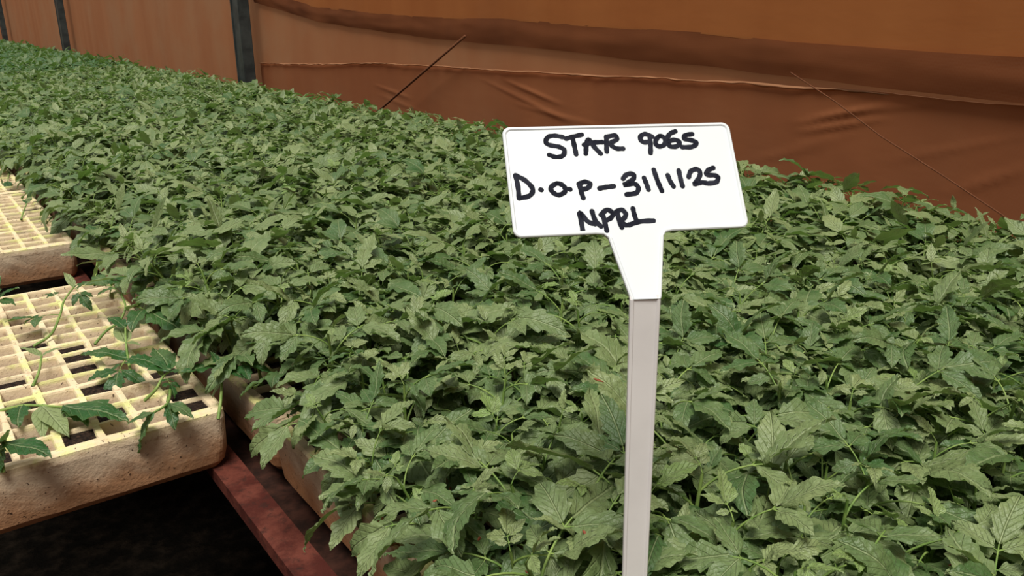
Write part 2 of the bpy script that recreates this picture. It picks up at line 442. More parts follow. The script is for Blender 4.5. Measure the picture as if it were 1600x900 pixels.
# ------------------------------------------------------------------ cell trays
def tray_geo(nx, ny, seed, mat='tray'):
    """polystyrene cell tray, origin at its near left top corner; cells are real tapered pits"""
    rr = random.Random(seed)
    m = 0.009; L, Wd = ny * CELL + 2 * m - .001, nx * CELL + 2 * m - .001
    rd = 0.0022                                    # half ridge
    bm = bmesh.new()
    def jit(a): return (rr.random() - .5) * a
    # inner lattice lines
    xs, ys_ = [], []
    for i in range(nx):
        xs += [m + i * CELL + rd * 1.35, m + (i + 1) * CELL - rd * 1.35]
    for j in range(ny):
        ys_ += [m + j * CELL + rd, m + (j + 1) * CELL - rd]
    lat = {}
    for a, x in enumerate(xs):
        for b, y in enumerate(ys_):
            lat[a, b] = bm.verts.new((x + jit(.0022), y + jit(.0020), jit(.0016)))
    for a in range(len(xs) - 1):
        for b in range(len(ys_) - 1):
            q = [lat[a, b], lat[a+1, b], lat[a+1, b+1], lat[a, b+1]]
            if a % 2 == 0 and b % 2 == 0:
                # pit
                cx = (xs[a] + xs[a+1]) / 2; cy = (ys_[b] + ys_[b+1]) / 2
                lip = [bm.verts.new((v.co.x + (cx - v.co.x) * .06, v.co.y + (cy - v.co.y) * .06, v.co.z - .0022)) for v in q]
                dp = -0.046
                bot = [bm.verts.new((cx + sx * .0085, cy + sy * .0085, dp)) for sx, sy in ((-1,-1),(1,-1),(1,1),(-1,1))]
                for k in range(4):
                    k2 = (k + 1) % 4
                    bm.faces.new([q[k], q[k2], lip[k2], lip[k]])
                    bm.faces.new([lip[k], lip[k2], bot[k2], bot[k]])
                bm.faces.new(bot)
            else:
                bm.faces.new(q)
    # outer rounded wall
    def loop(z, inset, rad, amp):
        pts = []
        x0, x1, y0, y1 = inset, Wd - inset, inset, L - inset
        def seg(p, q):
            n = max(1, int((Vector(q) - Vector(p)).length / .018))
            return [tuple(Vector(p).lerp(Vector(q), k / n)) for k in range(n)]
        def arc(cx, cy, a0):
            return [(cx + rad * math.cos(math.radians(a0 + t)), cy + rad * math.sin(math.radians(a0 + t))) for t in range(0, 90, 15)]
        pts += seg((x0 + rad, y0), (x1 - rad, y0)); pts += arc(x1 - rad, y0 + rad, -90)
        pts += seg((x1, y0 + rad), (x1, y1 - rad)); pts += arc(x1 - rad, y1 - rad, 0)
        pts += seg((x1 - rad, y1), (x0 + rad, y1)); pts += arc(x0 + rad, y1 - rad, 90)
        pts += seg((x0, y1 - rad), (x0, y0 + rad)); pts += arc(x0 + rad, y0 + rad, 180)
        out = []
        for (x, y) in pts:
            n1 = noise.noise(Vector((x * 40 + seed * 3, y * 40, z * 60)))
            n2 = noise.noise(Vector((x * 120 + seed, y * 120, z * 90)))
            d = amp * (n1 + .5 * n2)
            dx, dy = x - Wd / 2, y - L / 2
            ex = d if abs(abs(dx) - (Wd / 2 - inset)) < .002 else 0
            out.append((x + math.copysign(ex, dx), y + (math.copysign(d, dy) if ex == 0 else 0), z + amp * .6 * n2))
        return out
    prof = [(0.0, .0035, .010, .0008), (-.0022, .0006, .0115, .0012), (-.010, .0, .012, .0014), (-.022, .0004, .012, .0014), (-.035, .001, .012, .0014), (-.048, .0018, .013, .0016), (-.060, .003, .014, .0018), (-.0665, .007, .014, .0012), (-TRAY_H, .012, .012, .0)]
    loops = []
    for z, ins, rad, amp in prof:
        pts = loop(z, ins, rad, amp)
        loops.append([bm.verts.new(p) for p in pts])
    n = min(len(l) for l in loops)
    for A, B in zip(loops[:-1], loops[1:]):
        la, lb = len(A), len(B)
        if la == lb:
            for k in range(la):
                bm.faces.new([A[k], B[k], B[(k+1) % lb], A[(k+1) % la]])
        else:
            ea = [bm.edges.get((A[k], A[(k+1) % la])) or bm.edges.new((A[k], A[(k+1) % la])) for k in range(la)]
            eb = [bm.edges.get((B[k], B[(k+1) % lb])) or bm.edges.new((B[k], B[(k+1) % lb])) for k in range(lb)]
            bmesh.ops.bridge_loops(bm, edges=ea + eb)
    bm.faces.new(loops[-1][::-1])
    # rim between outer loop and lattice border
    top = loops[0]
    te = [bm.edges.get((top[k], top[(k+1) % len(top)])) for k in range(len(top))]
    A_, B_ = len(xs) - 1, len(ys_) - 1
    border = [lat[a, 0] for a in range(A_)] + [lat[A_, b] for b in range(B_)] + [lat[a, B_] for a in range(A_, 0, -1)] + [lat[0, b] for b in range(B_, 0, -1)]
    be = [bm.edges.get((border[k], border[(k+1) % len(border)])) or bm.edges.new((border[k], border[(k+1) % len(border)])) for k in range(len(border))]
    bmesh.ops.triangle_fill(bm, use_beauty=True, use_dissolve=False, edges=[e for e in te + be if e])
    # triangle_fill may also cover the lattice: remove faces lying flat over pits
    bmesh.ops.recalc_face_normals(bm, faces=bm.faces)
    me = bpy.data.meshes.new('cell_tray_body'); bm.to_mesh(me); bm.free()
    me.materials.append(M[mat])
    me.shade_flat()
    return me

def soil_geo(cells, depth=0.007, seed=1):
    rr = random.Random(seed)
    V, F = [], []
    n = 5
    for (i, j, dz) in cells:
        cx, cy = .009 + (i + .5) * CELL, .009 + (j + .5) * CELL
        d = depth + dz
        hw = .0155 - d * .16
        b = len(V)
        for a in range(n + 1):
            for c_ in range(n + 1):
                x, y = (a / n * 2 - 1) * hw, (c_ / n * 2 - 1) * hw
                e = max(abs(x), abs(y)) / hw
                V.append((cx + x, cy + y, -d + rr.uniform(-.0012, .0012) * (e < .95) - .001 * e))
        for a in range(n):
            for c_ in range(n):
                q = b + a * (n + 1) + c_
                F.append((q, q + n + 1, q + n + 2, q + 1))
    return py_mesh('soil', V, F, [M['soil']])

TRAY_L = 15 * CELL + .017; TRAY_W = 7 * CELL + .017
LX = 0.2165 - TRAY_W                                   # left column of trays
left_mesh = tray_geo(7, 15, 3)
left_y = (0.783, 1.612, 2.19, 2.775)
left_lab = ['nearest stained cream cell tray, mostly empty, with a few stray seedlings',
            'second cream cell tray beyond the dark gap on the left',
            'third cream cell tray on the left, its edge under overhanging leaves',
            'farthest cream cell tray at the left edge of the photo, with pale green seedlings']
FILLED = set()
for px, py in ((42, 612), (95, 550), (125, 543), (98, 571), (150, 580), (178, 610), (235, 594), (148, 684), (326, 655), (195, 648), (8, 642), (28, 549), (5, 735), (60, 640), (262, 628)):
    p = at(px, py, TRAY_TOP - .008)
    i, j = int((p.x - LX - .009) / CELL), int((p.y - left_y[0] - .009) / CELL)
    if 0 <= i < 7 and 0 <= j < 15: FILLED.add((i, j))
left_trays = []
for k, (y, lab) in enumerate(zip(left_y, left_lab)):
    o = empty('cell_tray', (LX, y, TRAY_TOP), lab, 'seedling tray', 'cream cell trays on the left of the bench')
    left_trays.append(o)
    link_mesh('tray_body', left_mesh if k == 0 else left_mesh, o)
    if k == 0: cells = [(i, j, R.uniform(0, .004)) for i, j in sorted(FILLED)]
    elif k == 3: cells = [(i, j, 0) for i in range(1, 7) for j in range(15)]
    else: cells = [(R.randrange(7), R.randrange(15), R.uniform(0, .01)) for _ in range(16)]
    cells = list({(a, b): (a, b, c2) for a, b, c2 in cells}.values())
    for q_, c_ in enumerate(cells):
        link_mesh('soil_plug', soil_geo([c_], .0022, k * 40 + q_), o)

BED_X = 0.244
bed_body = tray_geo(7, 15, 8, 'tray_dirty')
bed_soil = soil_geo([(i, j, 0) for i in range(7) for j in range(15)], .005, 9)
BED_ROWS = [0.73 + m_ * 0.5585 for m_ in range(-2, 23)]
proto = None
for r_i, y in enumerate(BED_ROWS):
    for c_i in range(4):
        if r_i > 8 and c_i > 0: continue
        if c_i == 0:
            lab = 'cream cell tray in the row along the rail, its side showing under the foliage' if r_i > 3 else \
                  ['cream cell tray at the very bottom of the photo under the seedlings', 'worn cell tray corner showing beside the red rail at the bottom', 'cream cell tray end beside the corner of the nearest empty tray', 'cream cell tray edge behind the nearest empty tray'][r_i]
        else: lab = 'cell tray hidden under the dense tomato seedlings of the bed'
        o = empty('cell_tray', (BED_X + c_i * 0.2725, y, TRAY_TOP), lab, 'seedling tray', 'cell trays under the seedling bed')
        link_mesh('tray_body', bed_body, o)
        tag(link_mesh('soil', bed_soil, o), kind='stuff')

# ------------------------------------------------------------------ tomato foliage
def leaflet(L, Wd, nl, nw, rr, droop=0.5, pitch=0.0, fold=0.25, lobes=4, tint=0.5, entire=False):
    """one toothed leaflet growing along +x; returns V, F, leafco"""
    nw2 = nw // 2
    t = np.linspace(0, 1, nl + 1)
    ang = pitch - droop * (t ** 1.3)
    dx = np.cos(ang); dz = np.sin(ang)
    cx = np.concatenate([[0], np.cumsum((dx[1:] + dx[:-1]) / 2)]) * L / nl
    cz = np.concatenate([[0], np.cumsum((dz[1:] + dz[:-1]) / 2)]) * L / nl
    w = np.sin(np.pi * np.clip(t, 0, 1) ** 0.72) ** 0.85 * (1 - 0.28 * t)
    w[0] = 0.06; w[-1] = 0.02
    side_ph = rr.random(2) * 0.5
    V, C = [], []
    k1, k2, k3 = rr.random(3) * 6
    sway = (rr.random() - .5) * 0.25 * L
    for i in range(nl + 1):
        for j in range(-nw2, nw2 + 1):
            u = j / nw2; s = 0 if u >= 0 else 1
            wi = w[i]
            if not entire and nl > 4:
                ph = (t[i] * lobes + side_ph[s]) % 1.0
                tooth = (1 - ph) ** 0.8
                depth = 0.46 * (1 - t[i] * 0.75)
                wi = wi * (1 - depth * tooth * (abs(u) ** 2)) if 0 < i < nl else wi
            elif not entire:
                wi = wi * (1 - 0.25 * (i % 2) * abs(u)) if 0 < i < nl else wi
            y = u * wi * Wd
            xf = abs(y) * 0.30 * (t[i] > 0.02)                    # teeth point forward
            h = fold * abs(y) - 0.9 * fold * y * y / max(Wd, 1e-6)
            h += 0.05 * Wd * math.sin(k1 + t[i] * 9 + u * 2) + 0.07 * Wd * abs(u) ** 2 * math.sin(k2 + t[i] * 16 + s * 2)
            if nl > 10:
                h += 0.085 * Wd * math.cos((t[i] * 6.5 - abs(y) / L * 9) * 2 * math.pi) * min(1, abs(u) * 3) * (1 - .4 * abs(u))
            cxx = cx[i] + xf * dx[i] * 0.6 - h * dz[i]
            V.append((cxx, y + sway * t[i] ** 2, cz[i] + xf * dz[i] * .6 + h * dx[i]))
            C.append((y / L, t[i], tint))
    m = 2 * nw2 + 1
    F = [(i*m+j, (i+1)*m+j, (i+1)*m+j+1, i*m+j+1) for i in range(nl) for j in range(m - 1)]
    return np.array(V), np.array(F), np.array(C)

def rotz(a): c, s = math.cos(a), math.sin(a); return np.array([[c, -s, 0], [s, c, 0], [0, 0, 1]])
def roty(a): c, s = math.cos(a), math.sin(a); return np.array([[c, 0, -s], [0, 1, 0], [s, 0, c]])   # +a lifts +x
def rotx(a): c, s = math.cos(a), math.sin(a); return np.array([[1, 0, 0], [0, c, -s], [0, s, c]])

def np_tube(P, r, sides):
    V, F = [], []
    P = np.asarray(P); n = len(P)
    for i in range(n):
        d = P[min(i+1, n-1)] - P[max(i-1, 0)]; d = d / (np.linalg.norm(d) + 1e-9)
        up = np.array([0.3, 1, 0.1]) if abs(d[2]) > .8 else np.array([0, 0, 1.0])
        a = np.cross(d, up); a /= np.linalg.norm(a); b = np.cross(d, a)
        for k in range(sides):
            t = 2 * math.pi * k / sides
            V.append(P[i] + (a * math.cos(t) + b * math.sin(t)) * r[i])
    for i in range(n - 1):
        for k in range(sides):
            k2 = (k + 1) % sides
            F.append((i*sides+k, i*sides+k2, (i+1)*sides+k2, (i+1)*sides+k))
    return np.array(V), np.array(F)

class Acc:
    def __init__(s): s.V, s.F, s.C, s.M, s.n = [], [], [], [], 0
    def add(s, V, F, C=None, m=0):
        s.V.append(V); s.F.append(np.asarray(F) + s.n); s.n += len(V)
        s.C.append(C if C is not None else np.tile([0.3, 0.5, 0.5], (len(V), 1)))
        s.M.append(np.full(len(F), m))
    def get(s): return np.concatenate(s.V), np.concatenate(s.F), np.concatenate(s.C), np.concatenate(s.M)

LOD = {'hi': (22, 6, 5), 'mid': (9, 4, 3), 'low': (5, 2, 0), 'far': (3, 2, 0)}

def compound_leaf(rr, size, lod, a0=0.9, a1=-0.2, tint=0.5, young=False, simple=False):
    """petiole with a terminal leaflet and one or two pairs of side leaflets; grows along +x from the origin"""
    nl, nw, sides = LOD[lod]
    A = Acc()
    RL = size * (0.62 if not young else 0.35)
    n = 7
    t = np.linspace(0, 1, n)
    ang = a0 + (a1 - a0) * t
    seg = RL / (n - 1)
    P = np.zeros((n, 3))
    for i in range(1, n):
        am = (ang[i] + ang[i-1]) / 2
        P[i] = P[i-1] + np.array([math.cos(am), 0, math.sin(am)]) * seg
    if sides:
        V, F = np_tube(P, np.linspace(0.0010, 0.0005, n) * (size / 0.07), sides)
        A.add(V, F, None, 1)
    TL = size * rr.uniform(0.66, 0.82); TW = TL * rr.uniform(0.25, 0.33)
    tt = tint
    V, F, C = leaflet(TL, TW, nl, nw, rr, rr.uniform(0.2, 1.1), a1 + rr.uniform(-.4, .7), rr.uniform(.1, .7), 4 + (rr.random() > .5), tt)
    V = V @ rotx(rr.uniform(-.6, .6)).T
    A.add(V + P[-1], F, C)
    if not simple:
        pairs = [(0.84, 0.74, 0.95)] + ([(0.48, 0.42, 1.25)] if (rr.random() < 0.45 and lod != 'far') else [])
        for (pt, k, yaw) in pairs:
            for s in (-1, 1):
                if lod == 'far' and rr.random() < .25: continue
                sl = TL * k * rr.uniform(.8, 1.05)
                q = P[0] * 0; ii = pt * (n - 1); i0 = int(ii); q = P[i0] + (P[min(i0+1, n-1)] - P[i0]) * (ii - i0)
                a = ang[i0]
                V, F, C = leaflet(sl, sl * rr.uniform(.31, .39), nl if lod != 'hi' else 16, nw, rr, rr.uniform(.2, 1.1), rr.uniform(-.5, .5), rr.uniform(.1, .6), 3, tt + rr.uniform(-.1, .1))
                V[:, 0] += sl * .10                                        # short stalk
                yw = yaw * rr.uniform(.8, 1.2)
                V = V @ rotz(s * yw).T @ roty(a * 0.6).T
                A.add(V + q, F, C)
                if sides:
                    d = np.array([math.cos(yw) , s * math.sin(yw), 0]) @ roty(a * .6).T
                    Vt, Ft = np_tube([q, q + d * sl * .14], [.0006, .0005], 3); A.add(Vt, Ft, None, 1)
    return A.get()

def plant_parts(rr, lod, height=0.085, tall=1.0, dark=0.0):
    """list of (name, V, F, C, M) with the stem foot at the origin"""
    parts = []
    nl, nw, sides = LOD[lod]
    n = 8
    lean = rr.uniform(-.012, .012, 2)
    H = height * rr.uniform(.85, 1.12) * tall
    t = np.linspace(0, 1, n)
    P = np.stack([lean[0] * t ** 1.5, lean[1] * t ** 1.5, H * t], 1)
    V, F = np_tube(P, np.linspace(.0021, .0010, n), sides + 2 if sides else 3)
    parts.append(('stem', V, F, np.tile([.3, .5, .5], (len(V), 1)), np.full(len(F), 1)))
    base = rr.random() * 6.28
    nleaf = {'hi': 5, 'mid': 5, 'low': 5, 'far': 4}[lod]
    for k in range(nleaf):
        f = k / (nleaf - 1)
        ht = 0.42 + 0.58 * f
        p = np.array([np.interp(ht, t, P[:, c_]) for c_ in range(3)])
        young = f > 0.85
        size = (0.076 - 0.028 * f * f) * rr.uniform(.85, 1.15)
        if young: size *= 0.62
        a0 = 0.65 + 0.5 * f + rr.uniform(-.15, .2)
        a1 = -0.25 + 0.75 * f ** 2 + rr.uniform(-.35, .35)
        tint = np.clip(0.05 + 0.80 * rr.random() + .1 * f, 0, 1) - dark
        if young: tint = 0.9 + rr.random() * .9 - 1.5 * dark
        V, F, C, Mi = compound_leaf(rr, size, lod, a0, a1, tint, young)
        V = V @ rotz(base + k * 2.4 + rr.uniform(-.4, .4)).T + p
        parts.append(('leaf', V, F, C, Mi))
    return parts

LM = [M['leaf'], M['stem']]
# --- where the bed's seedlings stand: one per cell
cells = []
SX, SY = 0.2725, 0.5585
for m_ in range(-2, 23):
    for j in range(15):
        y = 0.73 + m_ * SY + .009 + (j + .5) * CELL
        if y < -0.35 or y > 13.4: continue
        for c_i in range(4):
            for i in range(7):
                x = BED_X + c_i * SX + .009 + (i + .5) * CELL
                cells.append((x, y, c_i * 7 + i))
STAKE = Vector((0.2685, 0.2475))
def keep(c_):
    x, y, i = c_
    # nothing grows between the lens and the sign, nor in the sign's own cell
    if (Vector((x, y)) - STAKE).length < 0.024: return False
    pr = project((x, y, CAM_Z - .28))
    if pr and pr[2] < 0.40 and abs(pr[0] - 960) < 320: return False
    if i == 0 and (0.66 < y < 0.80 or 1.32 < y < 1.40): return False
    return True
cells = [c_ for c_ in cells if keep(c_)]
def dist_key(c_):
    pr = project((c_[0], c_[1], CAM_Z - .29))
    if pr is None or not (-70 < pr[0] < 1670 and -40 < pr[1] < 985): return 99
    return pr[2]
order = sorted(cells, key=dist_key)
near, rest = order[:300], order[300:]
rest = [c_ for c_ in rest if R.random() > 0.02]

# --- fourteen template seedlings, each leaf a mesh of its own
templates = []
for k in range(14):
    rr = np.random.default_rng(100 + k)
    pp = plant_parts(rr, 'hi')
    templates.append([(nm, np_mesh(nm, V, F, C, Mi, LM)) for nm, V, F, C, Mi in pp])

def height_at(x, y):
    return 1.0 + 0.16 * noise.noise(Vector((x * 5, y * 5, 1))) + 0.09 * max(0, min(1, (x - .8) / .4)) * max(0, min(1, 1.6 - y)) + (0.05 if y > 5.7 else 0)

def zone_of(c_):
    x, y, col = c_
    pr = project((x, y, CAM_Z - .29))
    if col == 0: return ('tomato seedling in the outermost row, leaning over the red rail', 'seedlings along the rail edge of the bed')
    if (Vector((x, y)) - STAKE).length < 0.09: return ('tomato seedling crowding round the foot of the white sign stake', 'seedlings at the foot of the sign')
    if pr[0] > 1040:
        side = 'far right of the stake' if pr[0] > 1330 else 'just right of the stake'
        if pr[1] < 440: return ('tomato seedling at the back of the near bed, ' + side, 'back seedlings ' + side)
        if pr[1] < 640: return ('tomato seedling midway between curtain and photo bottom, ' + side, 'middle seedlings ' + side)
        return ('broad-leaved tomato seedling at the photo bottom, ' + side, 'front seedlings ' + side)
    side = 'nearer the rail than the stake' if pr[0] < 730 else 'just left of the stake'
    if pr[1] < 530: return ('tomato seedling at the back of the near bed, ' + side, 'back seedlings ' + side)
    if pr[1] < 680: return ('tomato seedling halfway down the photo, ' + side, 'middle seedlings ' + side)
    return ('tomato seedling at the bottom of the photo, ' + side, 'front seedlings ' + side)

def place(root, c_, jit=.004):
    x, y, col = c_
    root.location = (x + R.uniform(-jit, jit), y + R.uniform(-jit, jit), TRAY_TOP - .006)
    lx = 0.0
    if col == 0: lx = -0.26 if (y > 0.95 or y < .60) else -0.14
    elif col == 1: lx = -0.12 if y > 0.95 else -0.05
    elif col == 27: lx = 0.30
    elif col == 26: lx = 0.15
    root.rotation_mode = 'XYZ'
    tilt = Matrix.Rotation(lx + R.uniform(-.10, .10), 4, 'Y') @ Matrix.Rotation(R.uniform(-.10, .10), 4, 'X') @ Matrix.Rotation(R.uniform(0, 6.283), 4, 'Z')
    root.rotation_euler = tilt.to_euler()
    s = R.uniform(.84, 1.14) * height_at(x, y)
    root.scale = (s, s, s)

protos = []
for k, tp in enumerate(templates):
    root = bpy.data.objects.new('tomato_seedling', None); root.empty_display_size = .02
    parts = []
    for nm, me in tp:
        o = bpy.data.objects.new(nm, me); o.parent = root; parts.append(o)
    protos.append((root, parts))
used = set()
for n_, c_ in enumerate(near):
    k = R.randrange(len(protos))
    root, parts = protos[k]
    if k in used:
        r2 = root.copy(); COL.objects.link(r2)
        for p in parts:
            q = p.copy(); COL.objects.link(q); q.parent = r2
    else:
        used.add(k); r2 = root; COL.objects.link(r2)
        for p in parts: COL.objects.link(p)
    place(r2, c_)
    lab, grp = zone_of(c_)
    tag(r2, lab, 'seedling', grp)

# --- the rest of the bed as one mass, real leaves on every plant
def build_mass():
    lib = {}
    for lod, cnt in (('mid', 14), ('low', 10), ('far', 8)):
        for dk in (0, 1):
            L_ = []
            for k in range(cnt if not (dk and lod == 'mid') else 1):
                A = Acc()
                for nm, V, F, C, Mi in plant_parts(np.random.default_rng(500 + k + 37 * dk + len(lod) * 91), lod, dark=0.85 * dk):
                    if lod in ('low', 'far') and nm == 'stem': continue
                    A.add(V, F, C); A.M[-1] = Mi
                L_.append(A.get())
            lib[lod, dk] = L_
    VV, FF, CC, MM, off = [], [], [], [], 0
    for (x, y, col) in rest:
        pr = project((x, y, CAM_Z - .28))
        d = math.hypot(x, y)
        lod = 'mid' if d < 2.6 else ('low' if d < 5.5 else 'far')
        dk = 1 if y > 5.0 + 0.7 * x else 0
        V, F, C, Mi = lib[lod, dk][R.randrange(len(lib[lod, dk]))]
        lx = {0: -.30, 1: -.14, 27: .30, 26: .15}.get(col, 0) + R.uniform(-.1, .1)
        s = R.uniform(.84, 1.14) * height_at(x, y)
        # plants stand their true height whatever the distance
        rot = roty(-lx) @ rotx(R.uniform(-.1, .1)) @ rotz(R.uniform(0, 6.283))
        VV.append(((V @ rot.T) * s + np.array([x + R.uniform(-.004, .004), y + R.uniform(-.004, .004), TRAY_TOP - .006])).astype(np.float32))
        FF.append((F + off).astype(np.int32)); off += len(V)
        C2 = C.copy().astype(np.float32); C2[:, 2] += R.uniform(-.18, .18)
        CC.append(C2); MM.append(Mi)
    return np_mesh('seedling_foliage', np.concatenate(VV), np.concatenate(FF), np.concatenate(CC), np.concatenate(MM), LM)
mass = link_mesh('tomato_seedlings', build_mass())
tag(mass, 'dense green mass of tomato seedlings filling the bed back along the curtain wall', 'seedlings', 'tomato seedlings of the long bed', 'stuff')

# ------------------------------------------------------------------ the sign
BO = Vector((0.2250, 0.2971, CAM_Z - 0.0995))
BA = Vector((0.8934, -0.4493, -0.0007)).normalized()
BB = Vector((0.2322, 0.5325, 0.8139)); BB = (BB - BA * BB.dot(BA)).normalized()
BN = BA.cross(BB)
BW, BH = 0.1205, 0.0588
def bp(x, y, h=0.0):                                # board millimetres -> world
    return BO + BA * (x * .001) + BB * (y * .001) + BN * (h * .001)
sign = empty('plant_label_sign', (STAKE.x, STAKE.y, TRAY_TOP - .01), 'white plastic T-shaped plant label with black handwriting, staked in the seedling bed', 'sign')
def arc_pts(cx, cy, r, a0, a1, n=6):
    return [(cx + r * math.cos(math.radians(a0 + (a1 - a0) * k / n)), cy + r * math.sin(math.radians(a0 + (a1 - a0) * k / n))) for k in range(n + 1)]
W_, H_ = BW * 1000, BH * 1000
def outline(ins):
    r = 4.0 - ins * .7; o = []
    o += arc_pts(W_ - r - ins, r + ins, r, -90, 0) + arc_pts(W_ - r - ins, H_ - r - ins, r, 0, 90) + arc_pts(r + ins, H_ - r - ins, r, 90, 180) + arc_pts(r + ins, r + ins, r, 180, 270)
    o += [(40.5 , ins - .0), (44.5, -.4 + ins), (46.6 + ins, -2.4), (53.0 + ins, -33.2), (53.1 + ins, -34.2), (68.1 - ins, -34.6), (68.6 - ins, -33.6), (74.8 - ins, -2.6), (76.4 - ins * .4, -.5 + ins), (80, ins)]
    return o
def sign_panel():
    bm = bmesh.new()
    levels = [(0.5, -1.2), (0.0, -0.8), (0.0, 0.5), (0.5, 0.9), (1.3, 0.9), (1.9, 0.3)]     # rounded raised lip, then the recessed face
    loops = [[bm.verts.new(bp(x, y, h) - sign.location) for x, y in outline(i)] for i, h in levels]
    for A, B in zip(loops[:-1], loops[1:]):
        n = len(A)
        for k in range(n): bm.faces.new([A[k], A[(k+1) % n], B[(k+1) % n], B[k]])
    for L_ in (loops[-1], loops[0][::-1]):
        # the board, then the neck in convex pieces
        if L_ is loops[-1]: q = L_[-10:]; body = L_[:-10]
        else: q = loops[0][-10:]; body = loops[0][:-10]
        bm.faces.new(body + [q[0], q[9]])
        for a, b in ((0, 1), (1, 2), (2, 3), (3, 4)): bm.faces.new([q[a], q[b], q[9-b], q[9-a]])
    bmesh.ops.recalc_face_normals(bm, faces=bm.faces)
    me = bpy.data.meshes.new('panel'); bm.to_mesh(me); bm.free(); me.materials.append(M['plastic']); me.shade_flat()
    return me
link_mesh('panel', sign_panel(), sign)
# stake: a ribbed strip going straight down from the neck
def stake_mesh():
    P0 = bp(60.5, -33.9, -0.15); P1 = Vector((0.2683, 0.2470, CAM_Z - .282)); P2 = P1 + (P1 - P0).normalized() * .10
    ax = Vector((BA.x, BA.y, 0)).normalized(); nm = Vector((ax.y, -ax.x, 0))
    prof = [(-1, -.9), (-1, .6), (-.93, 1.0), (-.80, 1.0), (-.72, .35), (.72, .35), (.80, 1.0), (.93, 1.0), (1, .6), (1, -.9)]
    secs = [(bp(60.5, -32.0, -.1), .0078), (P0, .0077), (P0.lerp(P1, .06), .0076), (P0.lerp(P1, .5), .0072), (P1, .0068), (P1.lerp(P2, .8), .0064), (P2, .0014)]
    V, F = [], []
    for c_, hw in secs:
        for x, h in prof: V.append(c_ + ax * x * hw + nm * h * .0011 - Vector(sign.location))
    n = len(prof)
    for i in range(len(secs) - 1):
        for k in range(n):
            k2 = (k + 1) % n
            F.append((i*n+k, i*n+k2, (i+1)*n+k2, (i+1)*n+k))
    F.append(tuple(range(n))); F.append(tuple((len(secs)-1)*n + k for k in range(n))[::-1])
    bm = bmesh.new(); me = py_mesh('stake', V, F, [M['stake']])
    bm.from_mesh(me); bmesh.ops.recalc_face_normals(bm, faces=bm.faces); bm.to_mesh(me); bm.free()
    return me
link_mesh('stake', stake_mesh(), sign)

STROKES= [[(30.54, 52.72), (26.83, 53.58), (23.29, 53.14), (21.51, 50.55), (22.96, 48.64), (27.97, 47.37), (30.45, 45.42), (29.29, 42.46), (25.73, 41.83), (22.46, 43.05)], [(32.14, 51.77), (35.81, 52.81), (40.54, 53.82)], [(35.63, 51.67), (35.95, 47.13), (36.2, 42.99)], [(41.27, 43.21), (42.02, 46.95), (43.62, 51.07), (46.09, 46.84), (48.96, 42.98)], [(41.02, 48.12), (45.06, 49.14), (50.76, 49.36)], [(52.32, 44.01), (52.69, 48.16), (53.26, 52.33)], [(53.23, 52.11), (57.8, 52.98), (58.47, 50.66), (54.87, 48.48), (57.24, 45.75), (61.1, 45.41)], [(4.24, 32.61), (4.78, 26.8), (4.71, 20.48)], [(4.24, 32.61), (8.88, 29.54), (11.96, 25.08), (10.1, 21.55), (4.69, 20.33)], [(15.93, 24.49), (16.25, 24.34)], [(24.56, 27.51), (21.18, 25.45), (21.81, 22.89), (24.64, 21.33), (27.97, 23.01), (27.74, 25.93), (24.56, 27.51)], [(30.36, 24.23), (30.74, 24.07)], [(35.78, 26.72), (36.16, 22.69), (36.76, 19.18)], [(35.44, 26.73), (38.74, 27.86), (41.29, 26.52), (39.55, 24.38), (36.34, 23.78)], [(45.73, 24.0), (49.31, 24.6), (53.22, 24.96)], [(34.3, 0.92), (34.15, 6.23), (34.01, 11.59), (37.32, 6.8), (40.81, 5.22)], [(40.25, 12.04), (41.17, 7.34), (43.67, 3.88)], [(46.35, 1.55), (45.82, 6.42), (45.33, 10.74)], [(44.5, 9.91), (47.9, 12.43), (50.68, 10.5), (49.21, 8.05), (45.84, 6.56)], [(54.15, 2.82), (53.27, 6.79), (53.07, 11.12)], [(52.55, 11.29), (55.47, 12.1), (57.16, 9.86), (55.9, 7.54), (53.41, 6.43)], [(77.55, 51.68), (73.87, 53.32), (70.99, 51.47), (72.28, 48.75), (75.95, 49.03)], [(76.25, 52.49), (75.88, 46.73), (75.23, 42.55)], [(81.6, 51.96), (78.84, 48.95), (79.76, 46.24), (83.16, 46.91), (84.2, 50.34), (81.6, 51.96)], [(90.51, 54.44), (87.28, 52.97), (85.14, 49.55), (86.27, 46.05), (89.9, 45.94), (91.82, 48.2), (89.17, 49.59), (86.08, 48.75)], [(99.36, 52.65), (95.53, 51.97), (94.77, 50.05), (99.29, 48.77), (100.81, 47.17), (97.84, 45.33), (92.7, 45.32)], [(58.64, 28.83), (60.79, 30.99), (64.03, 31.24), (64.32, 29.0), (61.46, 26.88), (58.72, 25.35), (63.75, 25.9), (65.83, 23.76), (64.24, 20.87), (59.19, 20.19)], [(69.61, 28.81), (70.4, 25.43), (70.9, 22.45)], [(75.43, 33.09), (76.42, 27.07), (77.82, 21.45)], [(82.34, 29.85), (83.1, 26.45), (84.34, 23.65)], [(88.6, 32.27), (88.77, 27.74), (89.15, 23.61)], [(93.28, 28.56), (95.01, 31.67), (98.51, 32.68), (99.84, 30.36), (98.05, 27.03), (95.7, 24.49), (99.51, 25.32), (103.0, 24.59)], [(107.4, 33.14), (104.16, 31.73), (103.17, 29.49), (107.23, 28.97), (108.96, 27.77), (107.51, 25.18), (103.0, 24.59)], [(54.14, 6.91), (55.94, 4.18), (58.34, 4.07)], [(61.3, 12.59), (61.61, 8.59), (62.4, 5.32)], [(57.97, 3.94), (63.48, 5.48), (70.86, 5.65)]]
